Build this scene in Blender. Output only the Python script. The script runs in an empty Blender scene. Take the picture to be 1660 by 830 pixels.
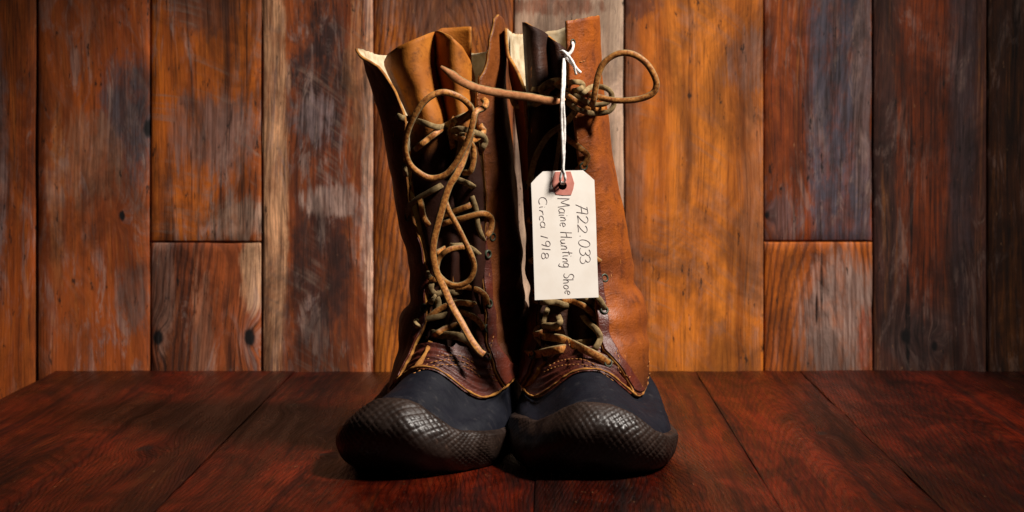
import bpy, bmesh, math, random
from mathutils import Vector, Matrix, noise
from mathutils.bvhtree import BVHTree
random.seed(7)
R = math.radians
scene = bpy.context.scene
col = scene.collection

# ------------------------------------------------------------------ camera
F, D, HC = 3000.0, 1.38, 0.267           # focal length in photo pixels, distance to the toes, eye height
VX, VY = 880.0, 200.0                     # where the optical axis meets the photograph
cd = bpy.data.cameras.new('camera'); cam = bpy.data.objects.new('camera', cd); col.objects.link(cam)
cam.location = (0, -D, HC); cam.rotation_euler = (R(90), 0, 0)
cd.sensor_width = 36; cd.lens = F/1660*36
cd.shift_x = (830-VX)/1660; cd.shift_y = (VY-415)/1660
cd.clip_start = .05; cd.clip_end = 50
cd.dof.use_dof = True; cd.dof.focus_distance = 1.47; cd.dof.aperture_fstop = 14
scene.camera = cam
# ------------------------------------------------------------------ world, lamps, exposure
w = bpy.data.worlds.new('World'); scene.world = w; w.use_nodes = True
w.node_tree.nodes['Background'].inputs[0].default_value = (.75, .72, .8, 1)
w.node_tree.nodes['Background'].inputs[1].default_value = .010
def spot(name, loc, target, energy, size, blend, radius, color):
    l = bpy.data.lights.new(name, 'SPOT'); o = bpy.data.objects.new(name, l); col.objects.link(o)
    o.location = loc
    o.rotation_euler = (Vector(target)-Vector(loc)).to_track_quat('-Z', 'Y').to_euler()
    l.energy = energy; l.spot_size = R(size); l.spot_blend = blend; l.shadow_soft_size = radius; l.color = color
    return o
spot('key_lamp', (1.10, -.42, 1.66), (.00, .27, .13), 385, 42, 1.0, .17, (1, .93, .85))
vs = scene.view_settings
vs.view_transform = 'Standard'; vs.look = 'None'; vs.exposure = 0; vs.gamma = 1; vs.use_curve_mapping = False
scene.render.engine = 'CYCLES'

# ------------------------------------------------------------------ helpers
def proj(p):
    d = p[1]+D
    return VX+F*p[0]/d, VY-F*(p[2]-HC)/d
def at(px, py, Y):
    d = Y+D
    return Vector(((px-VX)*d/F, Y, HC-(py-VY)*d/F))
def lerp(a, b, t): return a+(b-a)*t
def ss(a, b, x):
    t = min(1, max(0, (x-a)/(b-a))); return t*t*(3-2*t)
def pl(tab, x):                           # piecewise linear table
    if x <= tab[0][0]: return tab[0][1]
    for (a, u), (b, v) in zip(tab, tab[1:]):
        if x <= b: return lerp(u, v, (x-a)/(b-a))
    return tab[-1][1]
def srgb(r, g, b):
    f = lambda c: ((c/255+.055)/1.055)**2.4 if c > 10 else c/255/12.92
    return (f(r), f(g), f(b), 1)
def tag(o, label=None, cat=None, group=None, kind=None):
    if label: o['label'] = label
    if cat: o['category'] = cat
    if group: o['group'] = group
    if kind: o['kind'] = kind
    return o
def empty(name, loc=(0,0,0), rz=0):
    o = bpy.data.objects.new(name, None); col.objects.link(o); o.location = loc; o.rotation_euler = (0,0,rz)
    o.empty_display_size = .05
    return o
def mesh_obj(name, verts, faces, mats, parent=None, fmats=None, smooth=True, world=False):
    if world and parent is not None:
        inv = parent['_inv']
        verts = [inv @ Vector(v) for v in verts]
    me = bpy.data.meshes.new(name); me.from_pydata([tuple(v) for v in verts], [], faces); me.update()
    for m in mats: me.materials.append(m)
    if fmats: me.polygons.foreach_set('material_index', fmats)
    me.polygons.foreach_set('use_smooth', [smooth]*len(me.polygons))
    o = bpy.data.objects.new(name, me); col.objects.link(o)
    if parent is not None: o.parent = parent
    return o
def grid_faces(nr, nc, closed=False, off=0):
    f = []
    for i in range(nr-1):
        for j in range(nc if closed else nc-1):
            k = (j+1) % nc
            f.append((off+i*nc+j, off+i*nc+k, off+(i+1)*nc+k, off+(i+1)*nc+j))
    return f
def catmull(P, step):
    P = [Vector(p) for p in P]
    Q = [P[0]*2-P[1]]+P+[P[-1]*2-P[-2]]
    out = []
    for i in range(1, len(Q)-2):
        p0, p1, p2, p3 = Q[i-1:i+3]
        n = max(2, int((p2-p1).length/step))
        for k in range(n):
            t = k/n
            out.append(.5*((2*p1)+(p2-p0)*t+(2*p0-5*p1+4*p2-p3)*t*t+(3*p1-p0-3*p2+p3)*t**3))
    out.append(P[-1]); return out
def sweep(path, sec, up=(0,-1,0), taper=0, twist=0, wob=0, capgrow=False):
    """sweep a closed section (list of (a,b)) along a path, returns verts, faces, side index per face"""
    n, m = len(path), len(sec); V = []; Fc = []; S = []
    nrm = Vector(up)
    for i, p in enumerate(path):
        t = (path[min(i+1, n-1)]-path[max(i-1, 0)]).normalized()
        nrm = (nrm-t*nrm.dot(t))
        if nrm.length < 1e-5: nrm = t.orthogonal()
        nrm.normalize()
        if twist is not None:
            wv = Vector(up)-t*Vector(up).dot(t)
            if wv.length > .15: nrm = (nrm*.7+wv.normalized()*.3).normalized()
        bn = t.cross(nrm)
        s = 1.0
        if taper:
            s = min(1, .35+.65*min(i, n-1-i)/max(1, taper))
        if wob: s *= 1+wob*noise.noise(p*160)
        tw = twist*i/n if twist else 0
        c, sn = math.cos(tw), math.sin(tw)
        for a, b in sec:
            aa, bb = (a*c-b*sn)*s, (a*sn+b*c)*s
            V.append(p+bn*aa+nrm*bb)
    for i in range(n-1):
        for j in range(m):
            k = (j+1) % m
            Fc.append((i*m+j, i*m+k, (i+1)*m+k, (i+1)*m+j)); S.append(j)
    Fc.append(tuple(range(m-1, -1, -1))); S.append(0)
    Fc.append(tuple(range((n-1)*m, n*m))); S.append(0)
    return V, Fc, S
def ring(r, n=8): return [(r*math.cos(2*math.pi*k/n), r*math.sin(2*math.pi*k/n)) for k in range(n)]
def rrect(a, b):
    c = .55; k = .8
    return [(a, -b*c), (a, b*c), (a*k, b), (-a*k, b), (-a, b*c), (-a, -b*c), (-a*k, -b), (a*k, -b)]

# ------------------------------------------------------------------ materials
class NT:
    def __init__(s, name):
        s.m = bpy.data.materials.new(name); s.m.use_nodes = True
        s.t = s.m.node_tree; s.n = s.t.nodes; s.l = s.t.links
        s.b = s.n['Principled BSDF']
        s.co = s.n.new('ShaderNodeTexCoord').outputs['Object']
    def lk(s, v, sock):
        if hasattr(v, 'is_output'): s.l.new(v, sock)
        elif v is not None: sock.default_value = v
    def map(s, scale=(1,1,1), loc=(0,0,0), vec=None, rot=(0,0,0)):
        m = s.n.new('ShaderNodeMapping'); m.inputs['Scale'].default_value = scale; m.inputs['Location'].default_value = loc
        m.inputs['Rotation'].default_value = rot
        s.l.new(vec or s.co, m.inputs[0]); return m.outputs[0]
    def noise(s, vec, scale, detail=4, rough=.55, dist=0, color=False):
        n = s.n.new('ShaderNodeTexNoise'); n.inputs['Scale'].default_value = scale; n.inputs['Detail'].default_value = detail
        n.inputs['Roughness'].default_value = rough; n.inputs['Distortion'].default_value = dist
        s.l.new(vec, n.inputs['Vector']); return n.outputs['Color' if color else 'Fac']
    def vor(s, vec, scale, feature='F1'):
        n = s.n.new('ShaderNodeTexVoronoi'); n.feature = feature; n.inputs['Scale'].default_value = scale
        s.l.new(vec, n.inputs['Vector']); return n.outputs['Distance']
    def math(s, op, a, b=None, clamp=False):
        n = s.n.new('ShaderNodeMath'); n.operation = op; n.use_clamp = clamp
        s.lk(a, n.inputs[0]); s.lk(b, n.inputs[1]); return n.outputs[0]
    def rng(s, v, a, b, c=0., d=1., smooth=True):
        n = s.n.new('ShaderNodeMapRange'); n.interpolation_type = 'SMOOTHSTEP' if smooth else 'LINEAR'
        s.lk(v, n.inputs[0])
        for i, x in enumerate((a, b, c, d)): n.inputs[i+1].default_value = x
        return n.outputs[0]
    def mix(s, f, a, b, mode='MIX'):
        n = s.n.new('ShaderNodeMix'); n.data_type = 'RGBA'; n.blend_type = mode
        s.lk(f, n.inputs[0]); s.lk(a, n.inputs[6]); s.lk(b, n.inputs[7]); return n.outputs[2]
    def xyz(s, vec=None):
        n = s.n.new('ShaderNodeSeparateXYZ'); s.l.new(vec or s.co, n.inputs[0]); return n.outputs
    def vadd(s, a, b, op='ADD'):
        n = s.n.new('ShaderNodeVectorMath'); n.operation = op; s.lk(a, n.inputs[0]); s.lk(b, n.inputs[1])
        return n.outputs['Value' if op in ('LENGTH','DOT_PRODUCT') else 'Vector']
    def vscale(s, a, f):
        n = s.n.new('ShaderNodeVectorMath'); n.operation = 'SCALE'; s.lk(a, n.inputs[0]); s.lk(f, n.inputs['Scale']); return n.outputs[0]
    def bump(s, h, dist, strength=1., prev=None):
        n = s.n.new('ShaderNodeBump'); n.inputs['Distance'].default_value = dist; n.inputs['Strength'].default_value = strength
        s.l.new(h, n.inputs['Height'])
        if prev: s.l.new(prev, n.inputs['Normal'])
        return n.outputs[0]
    def done(s, colr, rough=.5, nrm=None, spec=.5):
        s.lk(colr, s.b.inputs['Base Color']); s.lk(rough, s.b.inputs['Roughness'])
        s.b.inputs['Specular IOR Level'].default_value = spec
        if nrm: s.l.new(nrm, s.b.inputs['Normal'])
        return s.m

def wood(name, c1, c2, dark, blobs=(), seed=0., axis='Z', grain=1.0, knots=(), saw=0.0, rough=.7, cath=0.0, spec=.3, sawang=.5, gloss_var=0., cfreq=34, flecks=1., bmp=.0016, warpamt=.04, ringst=.8, pale=1., clouds=.42, resid=0.):
    """weathered board: streaked two-tone wood along one axis, patina patches (cx, cz, rx, rz, colour, strength, raggedness), knots, saw marks"""
    s = NT(name)
    # local frame: a = across, g = along the grain (object coordinates, origin at the board's centre)
    X, Y, Z = s.xyz()
    A, G = (X, Z) if axis == 'Z' else (X, Y)
    cmb = s.n.new('ShaderNodeCombineXYZ'); s.l.new(A, cmb.inputs[0]); s.l.new(G, cmb.inputs[1]); cmb.inputs[2].default_value = seed*3.17
    P = cmb.outputs[0]
    # knots bend the grain
    bend = None
    for kx, kz, kr in knots:
        d = s.vadd(s.vadd(P, (kx, kz, seed*3.17), 'SUBTRACT'), (1., .45, 0), 'MULTIPLY')
        L = s.vadd(d, None, 'LENGTH')
        e = s.rng(L, 0, kr*3.2, 1, 0)
        bend = e if bend is None else s.math('MAXIMUM', bend, e)
    warp = s.noise(s.map((9, 2.2, 1), vec=P), 1, 2)
    wv = s.vscale((1, .0, 0), s.math('MULTIPLY', s.math('SUBTRACT', warp, .5), warpamt))
    PW = s.vadd(P, wv)
    if bend is not None: PW = s.vadd(PW, s.vscale((1, 0, 0), s.math('MULTIPLY', bend, .010)))
    broad = s.noise(s.map((14, 1.8, 1), vec=PW), 1, 5, .65)
    streak = s.noise(s.map((70, 2.6, 1), vec=PW), 1, 8, .72)
    streak2 = s.noise(s.map((180, 7, 1), vec=PW, loc=(4, 2, 1)), 1, 8, .75)
    fine = s.noise(s.map((520, 16, 1), vec=PW), 1, 4, .65)
    mottle = s.noise(s.map((34, 15, 1), vec=P), 1, 9, .74, 1.4)
    c = s.mix(s.rng(broad, .36, .62), c1, c2)
    c = s.mix(s.math('MULTIPLY', s.rng(streak, .48, .66), .8*grain), c, dark)
    c = s.mix(s.math('MULTIPLY', s.rng(streak2, .5, .3), .5*pale), c, s.mix(.35, c1, srgb(220, 140, 60)))
    c = s.mix(s.math('MULTIPLY', s.rng(streak2, .53, .66), .45*grain), c, dark)
    if cath:
        rad = s.math('ADD', s.math('MULTIPLY', s.math('POWER', s.math('ABSOLUTE', s.vadd(PW, (1,0,0), 'DOT_PRODUCT')), 1.35), 60), s.math('MULTIPLY', G, 3.6))
        sw = s.math('SINE', s.math('MULTIPLY', s.math('ADD', s.math('ADD', rad, s.math('MULTIPLY', warp, 1.6)), s.math('MULTIPLY', mottle, .22)), cfreq))
        ringm = s.math('MULTIPLY', s.rng(sw, -.1, .95), s.rng(broad, .25, .6, .35, .95))
        c = s.mix(s.math('MULTIPLY', ringm, ringst), c, dark)
    c = s.mix(s.math('MULTIPLY', s.rng(fine, .48, .72), .45*grain), c, s.mix(.5, dark, (0,0,0,1)))
    for cx, cz, rx, rz, pc, strength, rag in blobs:
        d = s.vadd(P, (cx, cz, seed*3.17), 'SUBTRACT')
        d = s.vadd(d, (1/rx, 1/rz, 0), 'MULTIPLY')
        L = s.vadd(d, None, 'LENGTH')
        L = s.math('ADD', L, s.math('MULTIPLY', s.math('SUBTRACT', mottle, .5), 3.4*rag))
        L = s.math('ADD', L, s.math('MULTIPLY', s.math('SUBTRACT', streak2, .5), 3.2*rag))
        thin = s.rng(s.noise(s.map((60, 22, 1), vec=P, loc=(cx*9, cz*9, 4)), 1, 8, .72), .36, .56, .55, 1.)
        mk = s.math('MULTIPLY', s.math('MULTIPLY', s.rng(L, 1.25, .7), strength), thin)
        wr = s.math('ADD', s.math('MULTIPLY', streak2, .6), s.math('MULTIPLY', fine, .4))
        pcv = s.mix(s.rng(wr, .42, .6), s.mix(1., pc, (1.45,1.45,1.45,1), 'MULTIPLY'), s.mix(.55, pc, dark))
        c = s.mix(mk, c, pcv)
    if saw:
        m = s.map((1,1,1), vec=s.vadd(P, s.vscale((0,1,0), s.math('MULTIPLY', s.math('MULTIPLY', A, A), 3.0))), rot=(0,0,sawang))
        sv = s.noise(s.map((5, 150, 1), vec=m), 1, 6, .7)
        patch = s.noise(s.map((16, 10, 1), vec=P, loc=(3,1,0)), 1, 6, .7)
        c = s.mix(s.math('MULTIPLY', s.math('MULTIPLY', s.rng(sv, .46, .62), s.rng(patch, .46, .6)), saw*.8), c, srgb(128, 104, 90))
    for fx, fz, wd, st in ((55, 1.1, .010, .75), (120, 2.4, .014, .55)):
        ln = s.noise(s.map((fx, fz, 1), vec=PW, loc=(2, 9, fx)), 1, 3, .6)
        c = s.mix(s.math('MULTIPLY', s.rng(s.math('ABSOLUTE', s.math('SUBTRACT', ln, .5)), wd, .0), st*grain), c, s.mix(.6, dark, (0,0,0,1)))
    if resid:
        r1 = s.noise(s.map((48, 10, 1), vec=PW, loc=(5, 5, 8)), 1, 10, .76, 1.2)
        r2 = s.noise(s.map((9, 5, 1), vec=P, loc=(2, 7, 4)), 1, 5, .65, .6)
        rm = s.math('MULTIPLY', s.rng(r1, .50, .60), s.rng(r2, .40, .58))
        rc = s.mix(s.rng(fine, .4, .62), srgb(160, 130, 116), srgb(104, 86, 84))
        c = s.mix(s.math('MULTIPLY', rm, resid), c, rc)
    grime = s.noise(s.map((11, 5, 1), vec=P, loc=(1, 6, 3)), 1, 7, .7)
    c = s.mix(s.math('MULTIPLY', s.rng(grime, .5, .68), .42), c, dark)
    cloud = s.noise(s.map((17, 8, 1), vec=P, loc=(8, 3, 6)), 1, 8, .7, 1.0)
    kf = s.rng(cloud, .34, .66, 1-clouds, 1+clouds)
    kc = s.n.new('ShaderNodeCombineColor')
    for q in range(3): s.l.new(kf, kc.inputs[q])
    c = s.mix(1., c, kc.outputs[0], 'MULTIPLY')
    fl = s.noise(s.map((210, 60, 1), vec=P, loc=(0, 0, 5)), 1, 5, .75)
    c = s.mix(s.math('MULTIPLY', s.rng(fl, .64, .74), .5*flecks), c, srgb(190, 140, 95))
    pit = s.noise(s.map((150, 40, 1), vec=P, loc=(7, 0, 2)), 1, 4, .7)
    c = s.mix(s.math('MULTIPLY', s.rng(pit, .62, .70), .85), c, (.008, .005, .004, 1))
    h = s.math('ADD', s.math('MULTIPLY', streak2, .5), s.math('MULTIPLY', fine, .5))
    if cath: h = s.math('SUBTRACT', h, s.math('MULTIPLY', ringm, .35))
    for kx, kz, kr in knots:
        d = s.vadd(s.vadd(P, (kx, kz, seed*3.17), 'SUBTRACT'), (1/kr, .6/kr, 0), 'MULTIPLY')
        L = s.math('ADD', s.vadd(d, None, 'LENGTH'), s.math('MULTIPLY', s.math('SUBTRACT', mottle, .5), 2.2))
        c = s.mix(s.rng(L, 1.15, .5), c, (.006, .004, .004, 1))
    n = s.bump(h, bmp, .6)
    rg = s.rng(streak, .3, .7, rough-.08-gloss_var, rough+.1+gloss_var)
    return s.done(c, rg, n, spec)

def leather(name, c1, c2, c3, rough=.42, z0=None, bumpd=.0006, spec=.45, cr=1.):
    """oiled leather; z0 = (low, high) blends to the darker waxed colour c3 towards the foot"""
    s = NT(name)
    n1 = s.noise(s.map(), 22, 5, .62); n2 = s.noise(s.map(), 90, 4, .65); n3 = s.noise(s.map((1,1,.35)), 160, 3, .6)
    c = s.mix(s.rng(n1, .32, .68), c1, c2)
    c = s.mix(s.math('MULTIPLY', s.rng(n2, .5, .75), .55), c, c3)
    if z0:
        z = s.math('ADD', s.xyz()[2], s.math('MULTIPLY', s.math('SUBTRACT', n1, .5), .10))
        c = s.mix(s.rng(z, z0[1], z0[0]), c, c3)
    sc = s.noise(s.map((260, 260, 60)), 1, 2, .5)
    c = s.mix(s.math('MULTIPLY', s.rng(sc, .70, .80), .5), c, srgb(205, 130, 60))
    v = s.vor(s.map(), 620); h = s.math('ADD', s.math('MULTIPLY', n3, .8), s.math('MULTIPLY', v, .35))
    crs = cr
    cr = s.noise(s.map((60, 60, 190), vec=s.vadd(s.co, s.vscale(s.noise(s.map(), 30, 3, .6, color=True), .02))), 1, 4, .6)
    c = s.mix(s.math('MULTIPLY', s.rng(cr, .58, .70), .35), c, c3)
    b = s.bump(h, bumpd*1.4, .6); b = s.bump(n2, .0016, .55*crs, b); b = s.bump(cr, .0018, .4*crs, b)
    return s.done(c, s.rng(n1, .3, .7, rough-.06, rough+.14), b, spec)
def plain(name, c1, c2, scale=120, rough=.7, bumpd=.0004, spec=.3, stretch=(1,1,1)):
    s = NT(name); n = s.noise(s.map(stretch), scale, 5, .6)
    b = s.bump(n, bumpd, .7)
    return s.done(s.mix(s.rng(n, .3, .7), c1, c2), rough, b, spec)

M = {}
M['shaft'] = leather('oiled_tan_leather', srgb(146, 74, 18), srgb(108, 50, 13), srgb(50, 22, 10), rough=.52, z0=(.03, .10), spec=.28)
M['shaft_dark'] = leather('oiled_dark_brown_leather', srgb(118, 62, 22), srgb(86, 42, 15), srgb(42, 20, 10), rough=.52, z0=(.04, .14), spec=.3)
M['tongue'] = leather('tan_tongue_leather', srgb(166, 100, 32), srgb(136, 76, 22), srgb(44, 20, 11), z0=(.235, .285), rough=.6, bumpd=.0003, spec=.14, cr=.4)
M['tongue_dark'] = leather('dark_tongue_leather', srgb(56, 28, 14), srgb(38, 18, 10), srgb(26, 12, 8), rough=.6, spec=.2)
M['vamp'] = leather('mahogany_vamp_leather', srgb(92, 36, 20), srgb(68, 24, 13), srgb(40, 13, 8), rough=.45)
M['lining'] = plain('cream_lining_hide', srgb(200, 184, 154), srgb(160, 138, 106), 70, .9, .001)
M['raw_edge'] = plain('raw_leather_edge', srgb(175, 120, 52), srgb(120, 72, 28), 160, .85, .0008)
M['suede'] = plain('lace_flesh_side', srgb(150, 126, 86), srgb(106, 84, 52), 300, .85, .0004)
M['laceorange'] = plain('lace_grain_side', srgb(190, 128, 62), srgb(120, 64, 26), 420, .5, .0006)
M['laceend'] = plain('lace_end_grain_side', srgb(212, 148, 98), srgb(176, 110, 66), 200, .6, .0005)
M['thread'] = plain('waxed_thread', srgb(188, 128, 66), srgb(130, 80, 38), 300, .7, .0002)
M['brass'] = plain('verdigris_eyelet', srgb(66, 72, 54), srgb(34, 36, 28), 260, .45, .0003)
M['hole'] = plain('eyelet_void', (.002,.002,.002,1), (.003,.002,.002,1), 50, .9)
M['card'] = plain('manila_card', srgb(248, 240, 230), srgb(240, 230, 218), 40, .75, .0001)
M['patch'] = plain('red_paper_patch', srgb(210, 138, 122), srgb(190, 116, 102), 120, .8, .0001)
M['ink'] = plain('pencil_ink', srgb(104, 94, 94), srgb(160, 148, 144), 260, .8, .0001)
M['string'] = plain('white_cotton_string', srgb(240, 234, 228), srgb(200, 192, 186), 400, .9, .0005)
def rubber_mat():
    s = NT('navy_black_rubber')
    n = s.noise(s.map(), 45, 5, .65); n2 = s.noise(s.map((1,1,.3)), 130, 4, .6); d = s.noise(s.map((160, 160, 50)), 1, 3, .6)
    c = s.mix(s.rng(n, .3, .7), srgb(12, 13, 21), srgb(20, 20, 28))
    c = s.mix(s.math('MULTIPLY', s.rng(d, .56, .78), .4), c, srgb(58, 54, 54))
    b = s.bump(n2, .0009, .5)
    return s.done(c, s.rng(n2, .3, .7, .5, .68), b, .16)
M['rubber'] = rubber_mat()
def bumper_mat():
    s = NT('brown_quilted_rubber')
    n = s.noise(s.map(), 60, 5, .65); n2 = s.noise(s.map(), 300, 4, .6)
    c = s.mix(s.rng(n, .3, .7), srgb(27, 18, 14), srgb(42, 28, 21))
    c = s.mix(s.math('MULTIPLY', s.rng(n2, .58, .75), .5), c, srgb(74, 52, 40))
    b = s.bump(n2, .0005, .5)
    return s.done(c, s.rng(n, .3, .7, .36, .58), b, .36)
M['bumper'] = bumper_mat()

# ------------------------------------------------------------------ the plank wall
WY = .62
def board(name, x0, x1, z0, z1, yf, thick, mat, parent, axis='Z', seed=0, ease=.0014):
    """a rough-sawn board: front face a grid with slight cupping and nibbled edges, origin at the centre"""
    cx, cz = (x0+x1)/2, (z0+z1)/2; W, H = x1-x0, z1-z0
    nx, nz = 14, 40
    bm = bmesh.new(); g = []
    for i in range(nz+1):
        row = []
        for j in range(nx+1):
            a = 0 if j == 0 else 1 if j == nx else lerp(.0022/W, 1-.0022/W, (j-1)/(nx-2))
            b = 0 if i == 0 else 1 if i == nz else lerp(.0022/H, 1-.0022/H, (i-1)/(nz-2))
            x = -W/2+W*a; z = -H/2+H*b
            edge = min(a, 1-a)*W
            nib = 0
            if j in (0, nx): x += (1 if j == 0 else -1)*max(0, .0022*noise.noise(Vector((seed*5+a*3, z*22, 1)))+.0008*noise.noise(Vector((a*9, z*90, seed))))
            ed = ease if j in (0, nx) or i in (0, nz) else 0
            y = ed+.0012*noise.noise(Vector((x*18+seed, z*5, 3)))+.0007*noise.noise(Vector((x*60, z*9, seed)))
            row.append(bm.verts.new((x, y, z)))
        g.append(row)
    for i in range(nz):
        for j in range(nx): bm.faces.new((g[i][j], g[i][j+1], g[i+1][j+1], g[i+1][j]))
    bd = [bm.verts.new((s*W/2, thick, t*H/2)) for s, t in ((-1,-1),(1,-1),(1,1),(-1,1))]
    bm.faces.new([bd[3], bd[2], bd[1], bd[0]])
    bm.faces.new([g[0][j] for j in range(nx, -1, -1)]+[bd[0], bd[1]])
    bm.faces.new(g[nz]+[bd[2], bd[3]])
    bm.faces.new([g[i][0] for i in range(nz+1)]+[bd[3], bd[0]])
    bm.faces.new([g[i][nx] for i in range(nz, -1, -1)]+[bd[1], bd[2]])
    bmesh.ops.recalc_face_normals(bm, faces=bm.faces)
    me = bpy.data.meshes.new(name); bm.to_mesh(me); bm.free(); me.materials.append(mat)
    me.polygons.foreach_set('use_smooth', [len(p.vertices) == 4 for p in me.polygons])
    o = bpy.data.objects.new(name, me); col.objects.link(o); o.parent = parent
    if axis == 'Z': o.location = (cx, yf, cz)
    else:           # a table board: laid down, z0..z1 run along world Y
        o.location = (cx, cz, yf)
        me.transform(Matrix(((1,0,0,0),(0,0,1,0),(0,-1,0,0),(0,0,0,1))))
    return o
wall = tag(empty('plank_wall', (0, 0, 0)), 'upright wall of reclaimed weathered wooden planks behind the boots', 'wall')
WS = F/(WY+D)
def wx(px): return (px-VX)/WS
def wz(py): return HC-(py-VY)/WS
OR, RB, GR = srgb(178, 98, 26), srgb(120, 46, 16), srgb(112, 96, 92)
ZT, ZB = .62, -.16
DK = srgb(46, 18, 8)
# px0, px1, py-top (None = wall top), py-bottom, colours, patches given in photo pixels
def P(px, py, rx, rz, c, st=.9, rag=.5): return (px, py, rx, rz, c, st, rag)
planks = [
 (-320,-150,None,None, srgb(110,55,20), srgb(88,40,16), DK, [], {}),
 (-150,  60,None,None, srgb(150,72,18), srgb(124,54,14), srgb(70,28,8), [P(-5,260,16,230,GR,.8,.5)], dict(grain=.9)),
 ( 60, 243,None,None, srgb(150,72,25), srgb(118,52,18), srgb(60,28,13), [P(210,190,52,95,srgb(72,64,66),1,.45), P(150,250,50,75,srgb(132,92,66),.7,.6), P(215,480,24,60,srgb(88,78,72),.7,.6), P(92,330,14,150,srgb(168,104,56),.5,.9)], dict(grain=.55, knots=[(241,208,.006),(198,350,.0035)], saw=.3, sawang=1.0)),
 (243, 425,None,393, srgb(178,92,22), srgb(126,58,18), srgb(56,24,10), [P(345,215,75,70,srgb(112,86,76),.85,.6), P(390,355,50,36,srgb(152,122,100),.95,.6), P(335,20,50,40,srgb(92,58,44),.7,.7)], dict(saw=.75, grain=1.0, sawang=.35)),
 (243, 425, 393,None, srgb(132,64,30), srgb(104,48,22), srgb(54,24,13), [P(412,440,22,60,srgb(184,142,104),1,.4), P(262,440,20,110,srgb(134,98,80),.8,.6), P(330,560,20,130,srgb(150,104,78),.55,1.1)], dict(knots=[(255,547,.006),(404,547,.006)], cath=.02)),
 (425, 605,None,None, srgb(144,70,28), srgb(96,42,20), srgb(38,16,12), [P(520,130,52,140,srgb(50,32,28),1,.5), P(518,440,46,150,srgb(58,32,24),1,.5), P(440,280,26,420,srgb(196,146,104),1,.35), P(600,260,14,300,srgb(190,150,122),1,.4), P(540,325,50,26,srgb(160,132,116),.9,.6), P(505,190,36,40,srgb(120,102,98),.8,.7), P(585,130,26,120,srgb(176,120,76),.7,.6)], dict(saw=.6, sawang=.6, grain=.8)),
 (605, 832,None,None, srgb(176,98,28), srgb(150,78,20), srgb(92,42,12), [P(720,20,110,40,srgb(92,66,54),.75,.7), P(615,250,16,110,srgb(120,62,28),.6,.7)], dict(cath=.015, grain=.7)),
 (832,1012,None,None, srgb(186,160,146), srgb(160,134,122), srgb(104,76,64), [P(905,10,80,14,srgb(112,58,34),.8,.8), P(1000,330,14,60,srgb(110,80,66),.6,.7)], dict(grain=.5)),
 (1012,1238,None,None, srgb(192,110,34), srgb(168,90,24), srgb(118,58,16), [P(1020,300,22,420,srgb(130,84,58),.8,.5), P(1036,8,30,24,srgb(70,42,36),.8,.6), P(1215,95,34,55,srgb(140,110,96),.65,.8), P(1225,330,26,200,srgb(136,92,62),.6,.8)], dict(saw=.35, grain=.75, sawang=.55)),
 (1238,1415,None,392, srgb(166,82,22), srgb(130,56,18), srgb(52,30,24), [P(1365,200,52,420,srgb(82,76,84),1,.4), P(1400,120,16,200,srgb(116,92,84),.7,.9), P(1265,360,32,60,srgb(86,76,78),.7,.9)], dict(grain=.9, knots=[(1243,350,.004)])),
 (1238,1415, 392,None, srgb(186,98,24), srgb(160,76,18), srgb(86,40,16), [P(1365,520,72,110,srgb(150,124,110),1,.3), P(1405,560,16,60,srgb(150,60,22),.8,.6), P(1332,455,2.6,50,srgb(14,9,8),1,.12), P(1324,500,2.2,26,srgb(14,9,8),1,.12)], dict(grain=.6, cath=.01)),
 (1415,1600,None,None, srgb(98,54,42), srgb(76,46,42), srgb(32,16,14), [P(1500,160,46,360,srgb(126,54,16),1,.35), P(1560,180,22,380,srgb(70,58,60),.8,.5), P(1490,545,60,50,srgb(78,62,58),.7,.6), P(1472,520,4,85,srgb(10,6,6),1,.15), P(1478,300,3,120,srgb(20,10,8),.9,.3)], dict(grain=.8, knots=[(1468,545,.006),(1515,562,.004)])),
 (1600,1790,None,None, srgb(80,40,16), srgb(60,30,14), srgb(28,14,8), [P(1640,560,20,200,srgb(104,58,18),.6,.7)], {}),
 (1790,1960,None,None, srgb(92,44,18), srgb(64,32,16), srgb(28,14,8), [], {}),
]
for i, (a, b, t, bt, c1, c2, dk, bl, kw) in enumerate(planks):
    x0, x1 = wx(a)+.0004, wx(b)-.0004
    z1 = ZT if t is None else wz(t)-.0004
    z0 = ZB if bt is None else wz(bt)+.0004
    cx, cz = (x0+x1)/2, (z0+z1)/2
    kw = dict(kw); kw['resid'] = (.4, .45, .6, .7, .6, .65, .25, .5, .28, .45, .3, .4, .3, .3)[i]
    bl = [(wx(q[0])-cx, wz(q[1])-cz, q[2]/WS, q[3]/WS, q[4], q[5], q[6]) for q in bl]
    kw['knots'] = [(wx(k[0])-cx, wz(k[1])-cz, k[2]) for k in kw.get('knots', [])]
    tone = (.9, 1.08, 1.15, 1.12, 1.15, 1.2, 1.0, 1.5, 1.12, 1.0, 1.05, .82, .75, .75)[i]
    g = lambda c: (c[0]*tone*1.02, c[1]*tone*1.0, c[2]*tone*.85, 1)
    c1, c2, dk = g(c1), g(c2), g(dk); bl = [q[:4]+((q[4][0]*tone*.82, q[4][1]*tone*.80, q[4][2]*tone*.84, 1),)+q[5:] for q in bl]
    m = wood('weathered_plank_%d' % i, c1, c2, dk, bl, seed=i+1, **kw)
    yo = (.0, .0015, -.001, .0005, .001, -.0012, .0008, .0018, 0, .0025, .0004, .0012, 0, .001)[i]
    board('plank', x0, x1, z0, z1, WY+yo, .02, m, wall, seed=i*1.7)
mb = plain('gap_blocker_black', (.01,.007,.005,1), (.014,.01,.007,1), 30, .9)  # near-black panel added behind the planks so no light leaks through gaps
v = [(wx(-320), WY+.0225, ZB), (wx(1960), WY+.0225, ZB), (wx(1960), WY+.0225, ZT), (wx(-320), WY+.0225, ZT)]
v += [(p[0], p[1]+.012, p[2]) for p in v]
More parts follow.
